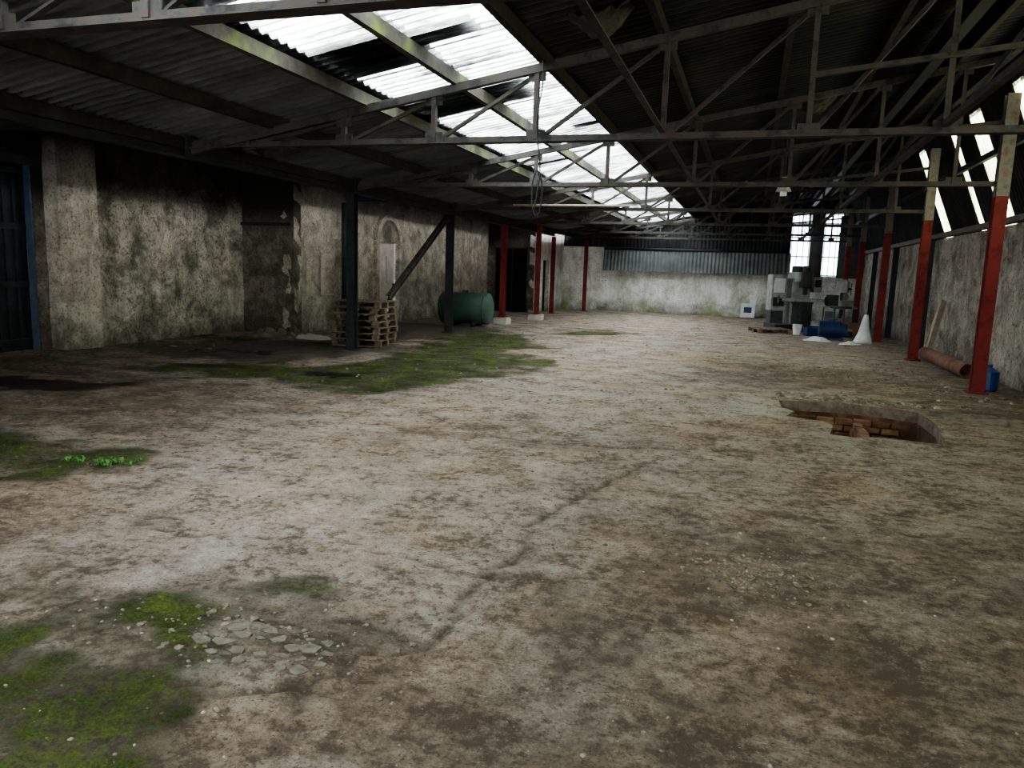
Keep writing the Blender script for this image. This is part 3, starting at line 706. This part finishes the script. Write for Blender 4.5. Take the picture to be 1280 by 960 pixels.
def felt(x0,y0,w,d,sag,seed):
    mb=MB();vs=[];n_=10
    for j in range(n_+1):
        for i in range(n_+1):
            u_=i/n_;w_=j/n_;vs.append((x0+u_*w,y0+w_*d,zr(x0+u_*w)-.06-sag*math.sin(math.pi*u_)*(.4+.6*w_)-.06*fbm(u_*4,w_*4,seed)))
    mb.add(vs,[(j*(n_+1)+i,j*(n_+1)+i+1,(j+1)*(n_+1)+i+1,(j+1)*(n_+1)+i) for j in range(n_) for i in range(n_)],'sagging_felt');mb.obj('torn_felt')
felt(-1.9,7.5,.6,.35,.2,2);felt(-6.9,9.2,.5,.5,.15,7);felt(.5,13.6,.6,.5,.2,11)

# ------------------------------------------------------------------ rubble
mb=MB()
KEEP=[(-8.1,-6.6,12.5,14.6),(3.15,4.2,12.5,18.6),(.2,3.4,21,25.8),(-7.35,-7.05,17.4,17.9),(3.15,3.5,22,23),(2.15,3.45,9.6,10.8),(.4,2.15,8.3,10.75)]
def scatter(n_,fx,fy,r0,r1,k='rubble'):
    for _ in range(n_):
        x=fx();y=fy()
        if any(a<x<b_ and c<y<d for a,b_,c,d in KEEP): continue
        r_=r0*(r1/r0)**(random.random()**2.2)
        mb.rock((x,y,floor_h(x,y)+r_*.12),r_,k)
scatter(3500,lambda:random.uniform(-6,4),lambda:random.uniform(1.2,10),.003,.016)
scatter(1800,lambda:random.uniform(-6,4),lambda:random.uniform(1.2,10),.003,.012,'rubble_pale')
scatter(700,lambda:random.uniform(-7,4),lambda:random.uniform(8,24),.01,.035)
scatter(300,lambda:random.uniform(-7,4),lambda:random.uniform(8,20),.01,.025,'rubble_pale')
scatter(400,lambda:random.gauss(.15,.2),lambda:random.gauss(4.15,.2),.004,.022)
scatter(60,lambda:random.gauss(.15,.2),lambda:random.gauss(4.15,.2),.004,.016,'rubble_pale')
scatter(60,lambda:random.gauss(-.2,.1),lambda:random.gauss(2.0,.15),.004,.012)
scatter(300,lambda:random.uniform(2.2,3.9),lambda:random.uniform(9.5,17),.01,.05)
scatter(120,lambda:random.uniform(2.2,3.9),lambda:random.uniform(9.5,17),.01,.05,'rubble_pale')
scatter(120,lambda:random.uniform(.4,2.3),lambda:random.uniform(10.76,11.3),.01,.06)
scatter(60,lambda:random.uniform(.4,2.3),lambda:random.uniform(10.76,11.3),.01,.06,'rubble_pale')
scatter(200,lambda:random.gauss(1.2,.5),lambda:random.gauss(14,.6),.01,.06)
scatter(120,lambda:random.uniform(-11,-9),lambda:random.uniform(11,13.7),.01,.06)
scatter(250,lambda:random.gauss(-1.95,.35),lambda:random.gauss(2.6,.18),.004,.02)
scatter(150,lambda:random.gauss(-1.25,.12),lambda:random.uniform(2.6,5.4),.004,.014)
mb.obj('rubble_scatter')
mb=MB()
cells=[]
for _ in range(500):
    a_=random.uniform(0,6.28);q=random.random()**.5
    c=(-1.82+.32*q*math.cos(a_),2.54+.16*q*math.sin(a_)+.0)
    if all(math.hypot(c[0]-d[0],c[1]-d[1])>.074 for d in cells): cells.append(c)
for cx_,cy_ in cells:
    n_=random.randint(5,8);r_=random.uniform(.018,.062);a0=random.random()*6
    P=[(cx_+1.1*r_*random.uniform(.6,1.25)*math.cos(a0+i*6.283/n_),cy_+.8*r_*random.uniform(.6,1.25)*math.sin(a0+i*6.283/n_)) for i in range(n_)]
    z0=floor_h(cx_,cy_)
    vs=[(x,y,z0-.012) for x,y in P]+[(x+(cx_-x)*.14,y+(cy_-y)*.14,z0+.002+random.uniform(0,.004)) for x,y in P]
    mb.add(vs,[(i,(i+1)%n_,n_+(i+1)%n_,n_+i) for i in range(n_)]+[tuple(range(n_,2*n_))],'rubble_light')
mb.obj('broken_slab_pieces')
mb=MB()
for cx_,cy_ in((-4.75,4.55),(-4.55,4.6),(-4.95,4.5),(-4.65,4.5)):
    for i in range(22):
        a_=random.uniform(0,6.28);l_=random.uniform(.03,.07);w_=l_*.25;h_=random.uniform(.01,.05)
        d=Vector((math.cos(a_),math.sin(a_),0));s_=Vector((-d.y,d.x,0));c=Vector((cx_+random.uniform(-.09,.09),cy_+random.uniform(-.06,.06),.005))
        P=[c,c+d*l_*.4+s_*w_+Vector((0,0,h_)),c+d*l_+Vector((0,0,h_*.6)),c+d*l_*.4-s_*w_+Vector((0,0,h_))]
        mb.add(P,[(0,1,2,3)],'leaf')
mb.obj('weeds')

# ------------------------------------------------------------------ world
w=D.worlds.new('overcast_sky');bpy.context.scene.world=w;w.use_nodes=True
nt=w.node_tree;bg=nt.nodes['Background'];bg.inputs[0].default_value=(.98,.985,.99,1);bg.inputs[1].default_value=26.0
# ------------------------------------------------------------------ camera
yaw,pit,rol,f=.3008,.1494,.0327,945.26
c,s=math.cos(yaw),math.sin(yaw)
r=Vector((c,s,0));fw=Vector((-s*math.cos(pit),c*math.cos(pit),-math.sin(pit)));u=r.cross(fw)
r2=r*math.cos(rol)+u*math.sin(rol);u2=u*math.cos(rol)-r*math.sin(rol)
cd=D.cameras.new('camera');cd.sensor_width=36;cd.lens=f/1280*36;cd.clip_start=.05
co=D.objects.new('camera',cd);COL.objects.link(co)
m4=Matrix((r2,u2,-fw)).transposed().to_4x4();m4.translation=Vector((0,0,1.6));co.matrix_world=m4
bpy.context.scene.camera=co
sc=bpy.context.scene
sc.view_settings.view_transform='AgX'
sc.view_settings.look='AgX - Medium High Contrast'
sc.view_settings.exposure=0.0
